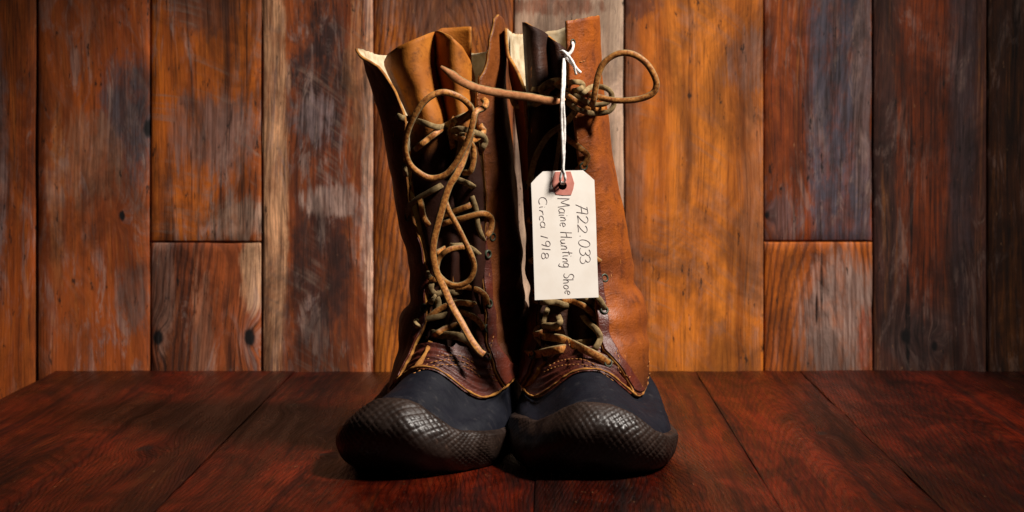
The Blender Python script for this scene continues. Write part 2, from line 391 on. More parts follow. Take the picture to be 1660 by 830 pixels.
mesh_obj('added_gap_blocker', v, [(0,1,2,3),(7,6,5,4),(0,4,5,1),(1,5,6,2),(2,6,7,3),(3,7,4,0)], [mb], wall, smooth=False)

# ------------------------------------------------------------------ the table
table = tag(empty('plank_table', (0, 0, 0)), 'dark red stained plank tabletop under the pair of boots', 'table')
seams = [-.525, -.268, -.006, .165, .277, .51, .72]
TR1, TR2, TDK = srgb(86, 21, 6), srgb(42, 9, 4), srgb(10, 4, 3)
for i, (a, b) in enumerate(zip(seams, seams[1:])):
    kn = [[(.04,.16,.007),(.07,.02,.008)], [(-.06,.09,.008),(-.03,.04,.007),(-.04,-.0,.005),(-.10,.26,.008)], [(-.03,.3,.006)], [(.02,.1,.006)], [(.09,-.15,.005)], [(0,.1,.006)]][i]
    m = wood('red_stained_plank_%d' % i, TR1, TR2, TDK, [], seed=20+i*1.3, axis='Y', grain=.85, knots=kn, rough=.30,
             cath=.02, spec=.18, gloss_var=.06, cfreq=(60,46,70,54,48,60)[i], flecks=.55, bmp=.0042, warpamt=.03, ringst=.42, pale=.15, clouds=.55)
    board('plank', a+.0001, b-.0001, -.38, WY-.003, -.0003*((i*3) % 4), .028, m, table, axis='Y', seed=i*2.3+40, ease=.0002)

# ------------------------------------------------------------------ boots: one body surface S(theta, t) per boot
class Boot:
    def __init__(s, X0, Y0, yaw, lower, upper, edgeL, edgeR, ztop, bump):
        s.o = Vector((X0, Y0, 0)); s.yaw = R(yaw); s.mat = Matrix.Translation(s.o) @ Matrix.Rotation(s.yaw, 4, 'Z')
        s.inv = s.mat.inverted()
        s.lv = lower+upper; s.bumpf = bump; s.ztop = ztop; s.eL, s.eR = edgeL, edgeR; s.seed = X0*100
        s.polyV = []; s.polyF = []
    def row(s, t):
        L = s.lv; n = len(L); t = max(0, min(n-1.0001, t)); i = int(t); f = t-i
        p = [L[max(0, min(n-1, k))] for k in (i-1, i, i+1, i+2)]
        return [.5*(2*b+(c-a)*f+(2*a-5*b+4*c-d)*f*f+(3*b-a-3*c+d)*f**3) for a, b, c, d in zip(*p)]
    def S0(s, th, t):
        zf, zs, zb, yf, yb, xl, xr, hp = s.row(t)
        c, sn = math.cos(th), math.sin(th)
        e = lerp(.80, .95, ss(6, 10, t))
        yc, hd = (yf+yb)/2, (yb-yf)/2
        y = yc-hd*math.copysign(abs(c)**e, c)
        cx, hw = (xl+xr)/2, (xr-xl)/2
        k = (y-yf)/(yb-yf)
        tp = 1-hp*ss(.35, 1, k)
        tp *= 1-.10*hp*ss(.3, 0, k)
        x = cx+hw*math.copysign(abs(sn)**e, sn)*tp
        a = abs(math.atan2(math.sin(th), math.cos(th)))
        if a < R(50): z = lerp(zf, zs, ss(0, R(50), a))
        else: z = lerp(zs, zb, ss(R(50), R(135), a))
        return Vector((x, y, z))
    def nrm(s, th, t):
        e = .02
        du = s.S0(th+e, t)-s.S0(th-e, t); dv = s.S0(th, t+.04)-s.S0(th, t-.04)
        n = du.cross(dv)
        if n.length < 1e-12: return Vector((math.sin(th), -math.cos(th), 0))
        n.normalize()
        if n.dot(Vector((math.sin(th), -math.cos(th), .3))) < 0: n = -n
        return n
    def disp(s, p, t):
        q = p+Vector((s.seed, 0, 0))
        d = .0016*noise.noise(q*22)+.0007*noise.noise(q*60)
        if t > 7:
            z = p.z
            ank = ss(.06, .09, z)*ss(.21, .14, z)
            d += ank*.0040*noise.noise(Vector((q.x*16, q.y*16, z*60)))
            d += .0034*ss(.16, .3, z)*noise.noise(Vector((q.x*20, q.y*20, z*6)))
        return d
    def S(s, th, t, off=0.):
        p = s.S0(th, t); n = s.nrm(th, t)
        return p+n*(off+s.disp(p, t))
    def w(s, p): return s.mat @ p
    def theta_px(s, t, px, lo, hi):
        best = None
        for k in range(61):
            th = lerp(lo, hi, k/60); x = proj(s.w(s.S0(th, t)))[0]
            if best is None or abs(x-px) < best[0]: best = (abs(x-px), th)
        return best[1]
    def collide(s, V, Fc):                 # remember world-space geometry that laces, stitches and eyelets lie on
        o = len(s.polyV); s.polyV += [tuple(v) for v in V]; s.polyF += [tuple(o+i for i in f) for f in Fc]
    def bvh(s): s.tree = BVHTree.FromPolygons(s.polyV, s.polyF)
    def hit(s, px, py):
        o = Vector((0, -D, HC)); d = (at(px, py, 0)-o).normalized()
        h = s.tree.ray_cast(o, d)
        return h[0]

def mir(rows, sc=1.0): return rows
def lowers(wl, wr, dx=0, kr=1.0, rim=None):
    #        zf    zs    zb    yf     yb    half-width  heel taper
    base = [(.006, .000, .000, -.138, .094, .80, .34), (.012, .006, .010, -.156, .102, .95, .33), (.027, .016, .022, -.170, .105, 1.0, .33),
            (.042, .026, .036, -.171, .104, .975, .32), (.052, .034, .050, -.157, .102, .92, .28), (.059, .039, .062, -.136, .100, .865, .24),
            (.066, .043, .076, -.114, .099, .82, .18), (.073, .048, .088, -.094, .098, .78, .12)]
    out = [(a, b, c, d, e, -wl*k+dx, wr*(1-(1-k)*kr)+dx, h) for a, b, c, d, e, k, h in base]
    if rim: out[7] = out[7][:5]+rim+out[7][7:]; out[6] = out[6][:5]+(lerp(out[5][5], rim[0], .6), lerp(out[5][6], rim[1], .5))+out[6][7:]
    return out
def ups(rows): return [(zf, zs, zb, yf, yb, xl, xr, hp) for zf, zs, zb, yf, yb, xl, xr, hp in rows]
Z = lambda y: HC-(y-200)/1935
def uprows(data):
    out = []
    for py, xl, xr, yf, yb in data:
        z = Z(py); out.append((z, z, z, yf, yb, xl, xr, .02))
    return out
left = Boot(-.063, .17, -16, lowers(.071, .054, rim=(-.054, .0465)),
    [(.081, .062, .100, -.082, .094, -.053, .0445, .12), (.093, .082, .110, -.069, .090, -.053, .041, .10)] +
    uprows([(510, -.0515, .0365, -.061, .085), (480, -.0450, .0365, -.056, .080), (420, -.0470, .0355, -.054, .075), (350, -.0560, .0345, -.055, .074),
            (280, -.0625, .0315, -.057, .075), (200, -.0690, .0275, -.058, .075), (150, -.0765, .0270, -.058, .073), (110, -.0858, .0275, -.056, .071), (68, -.094, .0275, -.052, .070), (20, -.100, .027, -.05, .070)]),
    [(75, 580), (80, 584), (95, 604), (110, 624), (130, 637), (150, 647), (190, 661), (250, 658), (330, 668), (400, 688), (440, 696), (480, 696), (530, 690), (560, 686), (600, 668), (640, 646)],
    [(27, 793), (65, 785), (105, 781), (127, 771), (150, 767), (190, 768), (250, 778), (330, 785), (400, 782), (480, 780), (530, 782), (575, 790), (600, 798), (640, 816)],
    [(0, .331), (.06, .329), (.2, .327), (.5, .328), (.80, .331), (.86, .345), (.92, .355), (.97, .357), (1, .353)],
    [(-180, 2.2), (-90, 2.7), (-60, 3.4), (-32, 4.3), (-8, 4.65), (12, 4.55), (30, 4.2), (52, 3.6), (75, 2.8), (110, 2.2), (180, 2.2)])
right = Boot(.0336, .17, 2.0, lowers(.061, .067, kr=.72, rim=(-.0535, .0510)),
    [(.081, .062, .100, -.082, .096, -.051, .0520, .08), (.093, .082, .110, -.069, .093, -.047, .0525, .04)] +
    uprows([(510, -.0425, .0495, -.061, .088), (480, -.0405, .0445, -.056, .082), (420, -.0435, .0372, -.054, .078), (350, -.0450, .0326, -.055, .077),
            (280, -.0480, .0255, -.057, .078), (200, -.0515, .0205, -.058, .078), (150, -.0545, .0155, -.058, .077), (110, -.0585, .0137, -.057, .076), (68, -.0600, .0122, -.056, .076), (20, -.0600, .0110, -.055, .076)]),
    [(45, 822), (80, 831), (120, 848), (145, 857), (200, 860), (300, 864), (400, 868), (480, 878), (530, 882), (560, 879), (600, 866), (640, 848)],
    [(30, 913), (75, 915), (130, 919), (200, 929), (300, 941), (400, 955), (450, 961), (500, 964), (550, 968), (589, 977), (605, 996), (632, 1022)],
    [(0, .346), (.08, .345), (.2, .344), (.4, .348), (.55, .356), (.75, .357), (.9, .353), (1, .349)],
    [(-180, 2.2), (-110, 2.3), (-85, 3.4), (-60, 4.3), (-30, 4.7), (-8, 4.6), (25, 4.0), (52, 3.25), (75, 2.6), (180, 2.2)])

RIM = 7.0
def t_of_z(b, z):
    lo, hi = RIM, len(b.lv)-1.01
    for _ in range(40):
        m = (lo+hi)/2
        if b.row(m)[1] < z: lo = m
        else: hi = m
    return lo

def build_boot(b, label, smat):
    root = tag(empty('hunting_boot', b.o, b.yaw), label, 'boot', 'pair of old hunting boots')
    root['_inv'] = 0
    INV = b.inv
    def part(name, V, Fc, mats, parent=None, fm=None):
        return mesh_obj(name, V, Fc, mats, parent or root, fm)
    # --- rubber bottom
    nt, nc = 46, 180
    V = []
    for i in range(nt):
        t = RIM*1.02*i/(nt-1)
        for j in range(nc): V.append(b.S(2*math.pi*j/nc, t))
    Fc = grid_faces(nt, nc, True); Fc.append(tuple(range(nc-1, -1, -1)))
    rub = part('rubber_bottom', V, Fc, [M['rubber']])
    b.collide([b.w(v) for v in V], Fc[:-1])
    # --- quilted brown toe bumper running back as a low band
    nt, nc = 84, 520
    V = []; W = []
    for j in range(nc):
        th = -math.pi+2*math.pi*j/nc
        deg = math.degrees(th); tt = pl(b.bumpf, deg)+.06*noise.noise(Vector((deg*.05, b.seed, 0)))
        prof = []
        for i in range(nt):
            f = i/(nt-1); t = .15+(tt-.15)*f
            prof.append((t, f))
        W.append(prof)
    arc = [0]*nc; prev = None
    for j in range(nc):
        p = b.S0(-math.pi+2*math.pi*j/nc, 3)
        if prev: arc[j] = arc[j-1]+(p-prev).length
        prev = p
    mid = arc[nc//2]
    for i in range(nt):
        for j in range(nc):
            th = -math.pi+2*math.pi*j/nc; t, f = W[j][i]
            p = b.S0(th, t)
            a = arc[j]-mid; h = t*.0122
            swirl = .014*noise.noise(Vector((a*11, h*16, b.seed)))+.0012*noise.noise(Vector((a*70, h*70, b.seed)))
            sp = .0042+.0016*noise.noise(Vector((a*9, 5, b.seed)))*0
            g = 0
            for sgn in (1, -1):
                q = ((a*(.8 if sgn > 0 else .62)+sgn*h+swirl)/sp) % 1.0
                g = max(g, ss(.2, .0, min(q, 1-q)))
            front = ss(R(105), R(62), abs(th))
            fade = ss(.16, .42, f)*front*ss(1.0, .95, f)
            wear = .15+.85*ss(-.3, .25, noise.noise(Vector((a*26, h*26, 7+b.seed))))
            off = .0008+.0036*front*ss(1.0, .86, f)*ss(0, .15, f)+.0013*ss(1, .9, f)*ss(0, .1, f)
            if f == 1: off = -.0006
            dd = -.0009*g*fade*wear+.0007*noise.noise(Vector((a*90, h*90, 3)))*front
            n = b.nrm(th, t)
            V.append(p+n*(off+dd+b.disp(p, t)))
    Fc = grid_faces(nt, nc, True)
    part('toe_bumper', V, Fc, [M['bumper']])
    b.collide([b.w(v) for v in V[::]], Fc)
    # --- sole slab
    nc = 90; V = []
    for z, k in ((.0, .93), (.0006, .97), (.006, .99)):
        for j in range(nc):
            p = b.S0(2*math.pi*j/nc, .3); V.append(Vector((p.x*k, p.y*k, z+max(0, p.z)*(.9 if z else .75))))
    Fc = grid_faces(3, nc, True)+[tuple(range(nc-1, -1, -1)), tuple(range(2*nc, 3*nc))]
    part('sole', V, Fc, [M['bumper']])
    # --- vamp
    nt, nc = 60, 90; V = []
    for i in range(nt):
        for j in range(nc):
            th = R(-66+132*j/(nc-1))
            ttop = lerp(8.7, 10.3, ss(R(14), R(34), abs(th)))+.05*noise.noise(Vector((j*.15, b.seed, 0)))
            t = RIM-.12+(ttop-RIM+.12)*i/(nt-1)
            ridge = 0
            if t < 8.75: ridge = .0008*math.sin(2*math.pi*(t-7)/.40)*ss(R(60), R(35), abs(th))
            V.append(b.S(th, t, .0011+ridge))
    Fc = grid_faces(nt, nc)
    vo = part('vamp', V, Fc, [M['vamp'], M['vamp'], M['raw_edge']])
    b.collide([b.w(v) for v in V], Fc)
    # --- shaft with open front
    nv, nu = 110, 130; V = [None]*(nv*nu)
    tops = [t_of_z(b, pl(b.ztop, j/(nu-1))) for j in range(nu)]
    cache = {}
    def edges(t):
        k = round(t*8)/8
        def ev(k):
            if k in cache: return cache[k]
            py = proj(b.w(b.S0(R(-35), k)))[1]
            l = b.theta_px(k, pl(b.eL, py), R(-73), R(-4))
            py = proj(b.w(b.S0(R(35), k)))[1]
            r = b.theta_px(k, pl(b.eR, py), R(4), R(80))
            cache[k] = (l, r); return cache[k]
        k0 = math.floor(t*4)/4; A, B = ev(k0), ev(k0+.25); f = (t-k0)*4
        return lerp(A[0], B[0], f), lerp(A[1], B[1], f)
    for i in range(nv):
        for j in range(nu):
            f = i/(nv-1); t = RIM-.1+(tops[j]-RIM+.1)*f
            l, r = edges(t)
            u = j/(nu-1); th = l-u*(2*math.pi-(r-l))
            c = min(u, 1-u)
            # free edges curl outward a little above the laces
            off = .0024+.004*ss(.06, 0, c)*ss(.24, .33, b.row(t)[1])
            V[i*nu+j] = b.S(th, t, off)+(Vector((0,0,.0012*noise.noise(Vector((u*60, b.seed, 2))))) if i == nv-1 else Vector())
    Fc = grid_faces(nv, nu)
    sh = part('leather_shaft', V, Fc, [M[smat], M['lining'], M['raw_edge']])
    mod = sh.modifiers.new('thickness', 'SOLIDIFY'); mod.thickness = .0024; mod.offset = 0; mod.material_offset = 1; mod.material_offset_rim = 2
    b.collide([b.w(v) for v in V], Fc)
    b.nu, b.nv, b.Vs = nu, nv, V
    # check orientation of the outer side
    me = sh.data; p = me.polygons[(nv//3)*(nu-1)+nu//2]
    if p.normal.dot(Vector((0, 1, 0))) < 0: me.flip_normals()
    # --- darker facing strips that carry the lowest eyelets
    for sd in (-1, 1):
        na, nb = 60, 14; V = []
        for i in range(na):
            t = RIM+.15+(12.6-RIM-.15)*i/(na-1)
            l, r = edges(t)
            wdt = lerp(.34, .16, ss(7, 9.5, t))*ss(12.75, 11.6, t)
            for j in range(nb):
                u = j/(nb-1)
                th = (r+.012+wdt*u) if sd > 0 else (l-.012-wdt*u)
                V.append(b.S(th, t, .0043))
        Fc = grid_faces(na, nb)
        fo = part('lace_facing', V, Fc, [M['vamp'], M['vamp'], M['raw_edge']])
        md = fo.modifiers.new('thickness', 'SOLIDIFY'); md.thickness = .001; md.offset = 0
        b.collide([b.w(v) for v in V], Fc)
    # --- frayed golden raw edge where leather meets rubber
    path = []
    for j in range(0, 361, 1):
        th = R(j-180); path.append(b.S(th, RIM-.11, .0026))
    Vv, Ff, _ = sweep(path, ring(.0010, 7), up=(0,0,1), wob=.9)
    part('leather_edge', Vv, Ff, [M['raw_edge']])
    return root

def build_tongue(b, root, rows, top, crease, Yb, lobe, name='tongue', py1=597, mat='tongue'):
    """rows: (py, xl, xr); top: (px, py); Yb: (py, Y) depth table; folded lobes left and right of the crease"""
    nu, nv = 70, 80; V = []
    rl = [(r[0], r[1]) for r in rows]; rr = [(r[0], r[2]) for r in rows]
    for i in range(nv):
        for j in range(nu):
            a = j/(nu-1)
            xt = lerp(rl[0][1], rr[0][1], a)
            pt = pl(top, xt)
            py = lerp(py1, pt, i/(nv-1))
            px = lerp(pl(rl, py), pl(rr, py), a)
            q = (a-crease)/(crease if a < crease else 1-crease)
            lb = math.sin(math.pi*min(1, abs(q)))**.7 if abs(q) < 1 else 0
            edge = ss(.86, 1, abs(q))
            dep = lobe*ss(330, 120, py)+.004
            Y = pl(Yb, py)-dep*lb+.012*edge*ss(260, 150, py)+.001*noise.noise(Vector((px*.03, py*.012, 3)))
            if py > 330: Y += .0035*math.sin(a*15+py*.01)*ss(330, 430, py)*ss(600, 560, py)
            V.append(at(px, py, Y))
    Fc = grid_faces(nv, nu)
    o = mesh_obj(name, [b.inv @ v for v in V], Fc, [M[mat], M[mat], M['raw_edge']], root)
    m = o.modifiers.new('thickness', 'SOLIDIFY'); m.thickness = .0018; m.offset = 0; m.material_offset_rim = 2
    b.collide(V, Fc)
    return o

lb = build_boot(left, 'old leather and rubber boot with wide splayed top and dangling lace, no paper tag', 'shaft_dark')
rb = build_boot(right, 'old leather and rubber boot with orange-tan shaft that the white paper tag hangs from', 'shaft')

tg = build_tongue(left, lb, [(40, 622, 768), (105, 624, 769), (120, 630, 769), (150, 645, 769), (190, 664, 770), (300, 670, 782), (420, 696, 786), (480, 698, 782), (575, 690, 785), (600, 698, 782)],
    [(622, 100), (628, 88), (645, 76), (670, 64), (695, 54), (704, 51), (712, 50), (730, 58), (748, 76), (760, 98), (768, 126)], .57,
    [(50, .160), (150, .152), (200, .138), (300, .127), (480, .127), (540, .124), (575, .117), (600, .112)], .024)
V = []
for i in range(14):
    for j in range(16):
        a = j/15; px = lerp(704, 763, a); top = lerp(52, 44, ss(0, .25, a))+1*math.sin(a*5)
        V.append(at(px, lerp(150, top, i/13), .158+.004*math.sin(a*3)))
fo = mesh_obj('tongue_fold', [left.inv @ v for v in V], grid_faces(14, 16), [M['tongue'], M['tongue'], M['raw_edge']], tg)
m = fo.modifiers.new('thickness', 'SOLIDIFY'); m.thickness = .0018; m.material_offset_rim = 2
build_tongue(right, rb, [(37, 848, 918), (140, 854, 926), (200, 856, 932), (300, 858, 945), (400, 862, 958), (480, 872, 966), (575, 878, 972), (600, 886, 966)],
    [(848, 36), (852, 36), (880, 52), (905, 72), (918, 84)], .55,
    [(40, .172), (150, .158), (200, .140), (300, .128), (480, .127), (540, .124), (575, .117), (600, .112)], .012, mat='tongue_dark')
left.bvh(); right.bvh()

# ------------------------------------------------------------------ laces
def lay(b, pts, off=.0022, step=.0012, dive=0):
    """photo points dropped on the boot's surface; third value lifts the strand further towards the viewer; fourth = free depth"""
    out = []; Ys = []
    for p in pts:
        if len(p) > 3: Ys.append(p[3]); continue
        h = b.hit(p[0], p[1])
        Ys.append(None if h is None else h.y-off-(p[2] if len(p) > 2 else 0))
    known = [y for y in Ys if y is not None]
    last = known[0] if known else .115
    for i, y in enumerate(Ys):
        if y is None: Ys[i] = last
        last = Ys[i]
    W = [at(p[0], p[1], y) for p, y in zip(pts, Ys)]
    if dive:
        d0 = (W[0]-W[1]).normalized(); d1 = (W[-1]-W[-2]).normalized()
        W = [W[0]+d0*.005+Vector((0, dive, 0))]+W+[W[-1]+d1*.005+Vector((0, dive, 0))]
    return catmull(W, step)
class Strands:
    def __init__(s): s.V = []; s.F = []; s.M = []
    def add(s, path, a=.0024, bb=.0014, gm=1, twist=0, taper=0, up=(0,-1,0)):
        V, Fc, S = sweep(path, rrect(a, bb), up=up, twist=twist, taper=taper, wob=.05)
        o = len(s.V); s.V += V; s.F += [tuple(o+i for i in f) for f in Fc]
        # section side 2 faces the viewer side: the smooth grain side
        s.M += [gm if k == 2 else 0 for k in S]
LL = Strands()
def L(pts, **k):
    off = k.pop('off', .0022); LL.add(lay(left, pts, off, dive=.011), **k)
# crossings from the toe upwards
L([(690,542,-.003),(678,530,.001),(673,521,.002),(696,516,.002),(717,512,.001),(735,506,-.002)], gm=0)
L([(741,526,0),(721,533,.001),(703,544,.001),(690,552,0),(684,556,-.004)], gm=1)
L([(700,540,-.002),(716,543,.002),(746,546,.002),(764,556,.001),(782,574,-.002)], gm=0, a=.0034)
L([(746,504,-.002),(769,515,.001),(780,526,.001),(784,534,-.004)], gm=1)
L([(696,514,-.001),(716,499,.002),(741,491,.003),(767,493,.001),(785,500,-.003)], gm=1)
L([(695,504,-.003),(698,490,.001),(706,480,.002),(719,475,.002),(738,474,.0)], gm=0)
L([(708,478,.001),(711,492,.002),(711,504,.001)], gm=0)
L([(738,466,0),(756,465,.002),(776,471,.002),(788,482,.001),(789,495,-.004)], gm=1)
L([(712,452,.002),(700,452,.002),(693,444,.002),(693,432,.002),(703,414,.003),(718,405,.003)], gm=1)
L([(700,458,0),(699,470,.002),(708,478,.002),(716,474,0)], gm=0)
L([(694,364,-.002),(686,350,.001),(681,325,.002),(669,303,.002),(667,288,.0)], gm=1)
L([(664,350,-.003),(662,337,.001),(678,322,.002),(704,307,.001),(716,300,-.003)], gm=0)
L([(738,290,.0),(752,295,.002),(766,302,.002),(783,316,.002),(786,330,-.003)], gm=0)
L([(716,350,-.001),(735,343,.002),(757,335,.001),(764,331,-.004)], gm=1)
L([(720,362,.0),(737,357,.003),(753,353,.003),(782,346,.003),(796,354,.002),(796,372,.001),(788,384,-.004)], gm=1)
L([(766,320,-.002),(772,340,.0),(775,365,.0),(782,385,-.001)], gm=0, a=.002)
L([(735,398,.0),(752,398,.001),(766,404,.0),(776,412,-.003)], gm=0, a=.002)
L([(645,188,.001),(652,191,.003),(664,193,.003),(686,199,.004),(708,206,.005),(722,204,.005),(742,192,.005),(757,186,.006)], gm=0)
L([(665,252,-.002),(675,241,.002),(696,224,.004),(712,212,.004)], gm=1)
L([(660,258,-.001),(656,270,.001),(658,284,-.003)], gm=0, a=.002)
# bow: knot, big round loop, hanging end with small loop
L([(735,198,.006),(731,212,.008),(733,232,.006)], gm=1)
L([(728,214,.007),(745,209,.009),(764,213,.008),(782,220,.005),(787,230,.003),(782,240,.0)], gm=0)
L([(737,222,.006),(755,226,.008),(770,226,.006),(784,214,.003),(780,206,.001)], gm=1)
L([(760,228,.004),(767,240,.005),(768,258,.004),(763,277,.002),(752,280,-.002)], gm=1)
L([(748,222,.005),(746,240,.005),(741,262,.004),(733,280,.002)], gm=0)
big = [(742,196,.090),(764,180,.086),(753,163,.082),(732,152,.078),(713,150,.076),(692,161,.075),(674,184,.076),(661,213,.079),(657,242,.082),(665,267,.085),
       (685,284,.087),(703,289,.088),(724,282,.087),(742,260,.086),(757,231,.085),(766,202,.084),(771,182,.086),(784,175,.094),(788,166,.102),(783,161,.108)]
LL.add(catmull([at(x, y, Y) for x, y, Y in big], .0012), a=.0024, bb=.0018, gm=1, up=(0,-1,.2))
hang = [(764,214,.104),(757,240,.101),(749,264,.098),(740,283,.095),(727,305,.094),(714,348,.094),(704,387,.095),(702,413,.096),(708,442,.098),(720,468,.099),(733,497,.097),(748,523,.093),(763,550,.088),(777,569,.084),(785,575,.083)]
LL.add(catmull([at(x, y, Y) for x, y, Y in hang], .0012), a=.0028, bb=.0013, gm=1, twist=.5)
loop2 = [(730,300,.101),(722,320,.101),(727,340,.100),(740,364,.099),(753,390,.099),(764,413,.098),(769,435,.099),(760,455,.100),(740,463,.101),(720,455,.103),(708,438,.105),(714,416,.107),(730,404,.109),(752,400,.112)]
LL.add(catmull([at(x, y, Y) for x, y, Y in loop2], .0012), a=.0022, bb=.0017, gm=1)
def emit(st, b, root):
    V = [b.inv @ v for v in st.V]
    mesh_obj('lace', V, st.F, [M['suede'], M['laceorange'], M['laceend']], root, st.M)
emit(LL, left, lb)

LR = Strands()
def L(pts, **k):
    off = k.pop('off', .0022); LR.add(lay(right, pts, off, dive=.011), **k)
L([(860,575,-.002),(870,574,.001),(884,571,.002),(908,566,.003),(926,564,.001),(938,560,-.002)], gm=1, a=.0034)
L([(882,545,.001),(895,547,.003),(910,549,.004),(926,556,.004),(946,566,.004),(972,579,.003),(986,589,-.003)], gm=1, a=.0032)
L([(905,512,-.003),(908,522,.002),(900,528,.003),(884,528,.003),(872,533,.003),(868,542,.003),(876,553,.002),(887,566,.0)], gm=0)
L([(876,540,.001),(888,534,.002),(904,531,.0)], gm=1)
L([(948,516,.0),(955,524,.002),(968,536,.003),(973,549,.002),(965,565,-.001)], gm=0)
L([(934,556,.0),(945,555,.001),(958,553,-.001)], gm=0)
L([(914,487,.0),(928,488,.003),(946,496,.003),(959,508,.002),(963,520,-.003)], gm=1)
L([(938,480,.0),(950,484,.002),(962,492,.001),(972,503,-.003)], gm=0)
L([(964,478,.0),(972,486,.002),(980,500,-.002)], gm=0)
L([(866,486,.0),(880,490,.002),(900,490,.003),(915,494,.001)], gm=0)
L([(888,500,-.002),(884,512,.0),(880,526,-.002)], gm=0, a=.002)
L([(875,470,-.002),(900,455,.002),(930,440,.002),(960,428,.001),(978,446,-.003)], gm=1)
L([(868,420,-.002),(900,400,.002),(930,380,.002),(958,366,-.002)], gm=0)
L([(866,360,-.002),(895,370,.002),(930,390,.002),(966,420,.0)], gm=1)
L([(864,300,-.002),(890,318,.002),(930,340,.001),(952,352,-.002)], gm=0)
# upper crossing strands
L([(930,184,.004),(916,200,.004),(889,220,.004),(871,249,.003),(862,278,.001),(860,298,-.003)], gm=0)
L([(909,212,.003),(907,232,.003),(904,252,.002),(900,278,.0)], gm=0, a=.002)
L([(914,220,.002),(926,230,.004),(940,240,.004),(952,252,.002),(950,262,.0),(942,270,-.004)], gm=1)
# knot bundle
L([(830,160,.001),(833,168,.003),(840,173,.003),(857,174,.004),(876,166,.005),(890,160,.006)], gm=0, a=.0021, bb=.0015)
L([(852,143,.0),(866,145,.003),(880,142,.005),(900,134,.006)], gm=0, a=.0021, bb=.0015)
L([(906,160,.008),(892,158,.009),(878,150,.009),(879,141,.010),(892,132,.010),(908,130,.010),(918,136,.009)], gm=0, a=.0021, bb=.0015)
L([(884,152,.007),(896,142,.010),(907,133,.011),(915,130,.009)], gm=1, a=.0021, bb=.0015)
L([(914,134,.008),(930,133,.009),(941,134,.009),(945,140,.008),(936,146,.008),(916,147,.009)], gm=0, a=.0021, bb=.0015)
L([(906,140,.010),(918,148,.013),(938,158,.014),(960,169,.014),(981,168,.013),(992,156,.012),(984,144,.011),(962,140,.011),(946,150,.011)], gm=0, a=.0021, bb=.0015)
L([(910,156,.010),(919,165,.013),(936,177,.013),(962,184,.012),(986,181,.012),(995,170,.012),(993,160,.010)], gm=0, a=.0021, bb=.0015)
L([(912,150,.009),(925,158,.011),(940,168,.011),(955,176,.010),(975,176,.009)], gm=1, a=.0021, bb=.0015)
rl = [(958,172,.094),(962,163,.091),(966,140,.089),(971,118,.088),(981,100,.087),(1002,87,.086),(1026,88,.086),(1047,102,.087),(1060,122,.088),(1064,138,.089),(1057,152,.090),(1034,161,.091),(1000,163,.092),(972,158,.094),(955,154,.096)]
LR.add(catmull([at(x, y, Y) for x, y, Y in rl], .0012), a=.0025, bb=.0018, gm=1)
rs = [(916,160,.088),(906,164,.087),(886,163,.087),(860,158,.087),(823,153,.087),(790,147,.086),(768,141,.084),(746,131,.082),(730,119,.080),(714,108,.079)]
LR.add(catmull([at(x, y, Y) for x, y, Y in rs], .0012), a=.0034, bb=.0015, gm=2, taper=8)
emit(LR, right, rb)

# seam thongs: short rawhide strips sewn down beside the vamp
for b, root, pts in ((left, lb, [(699,551),(693,566),(682,586),(672,598),(662,606),(650,613),(638,620)]), (right, rb, [(884,586),(878,594),(873,602),(864,616),(856,624),(848,630)])):
    path = lay(b, pts, .0012)
    Vv, Ff, _ = sweep(path, rrect(.0020, .0011), taper=6, wob=.9)
    mesh_obj('seam_thong', [b.inv @ v for v in Vv], Ff, [M['raw_edge']], root)

# eyelets
def eyelet(b, root, px, py, r=.0038):
    h = b.tree.ray_cast(Vector((0,-D,HC)), (at(px, py, 0)-Vector((0,-D,HC))).normalized())
    if h[0] is None: return
    n = h[1]; n = n if n.y < 0 else -n
    q = n.to_track_quat('Z', 'Y').to_matrix().to_4x4(); Mx = Matrix.Translation(h[0]+n*.0010) @ q
    V = []; prof = [(r*.55, -.0012), (r*.58, .0006), (r*.78, .0011), (r*.98, .0005), (r, -.0008)]
    for rr, z in prof:
        for k in range(20): V.append(Mx @ Vector((rr*math.cos(k*math.pi/10), rr*math.sin(k*math.pi/10), z)))
    Fc = grid_faces(5, 20, True)
    fm = [0]*len(Fc); Fc.append(tuple(range(20))); fm.append(1)
    mesh_obj('eyelet', [b.inv @ v for v in V], Fc, [M['brass'], M['hole']], root, fm)
for p in [(686,538),(789,579),(789,532),(688,500),(792,492),(790,412),(797,384),(662,352),(650,190)]: eyelet(left, lb, *p)
for p in [(985,589),(864,576),(979,503),(876,554),(979,451),(945,270),(855,300)]: eyelet(right, rb, *p)
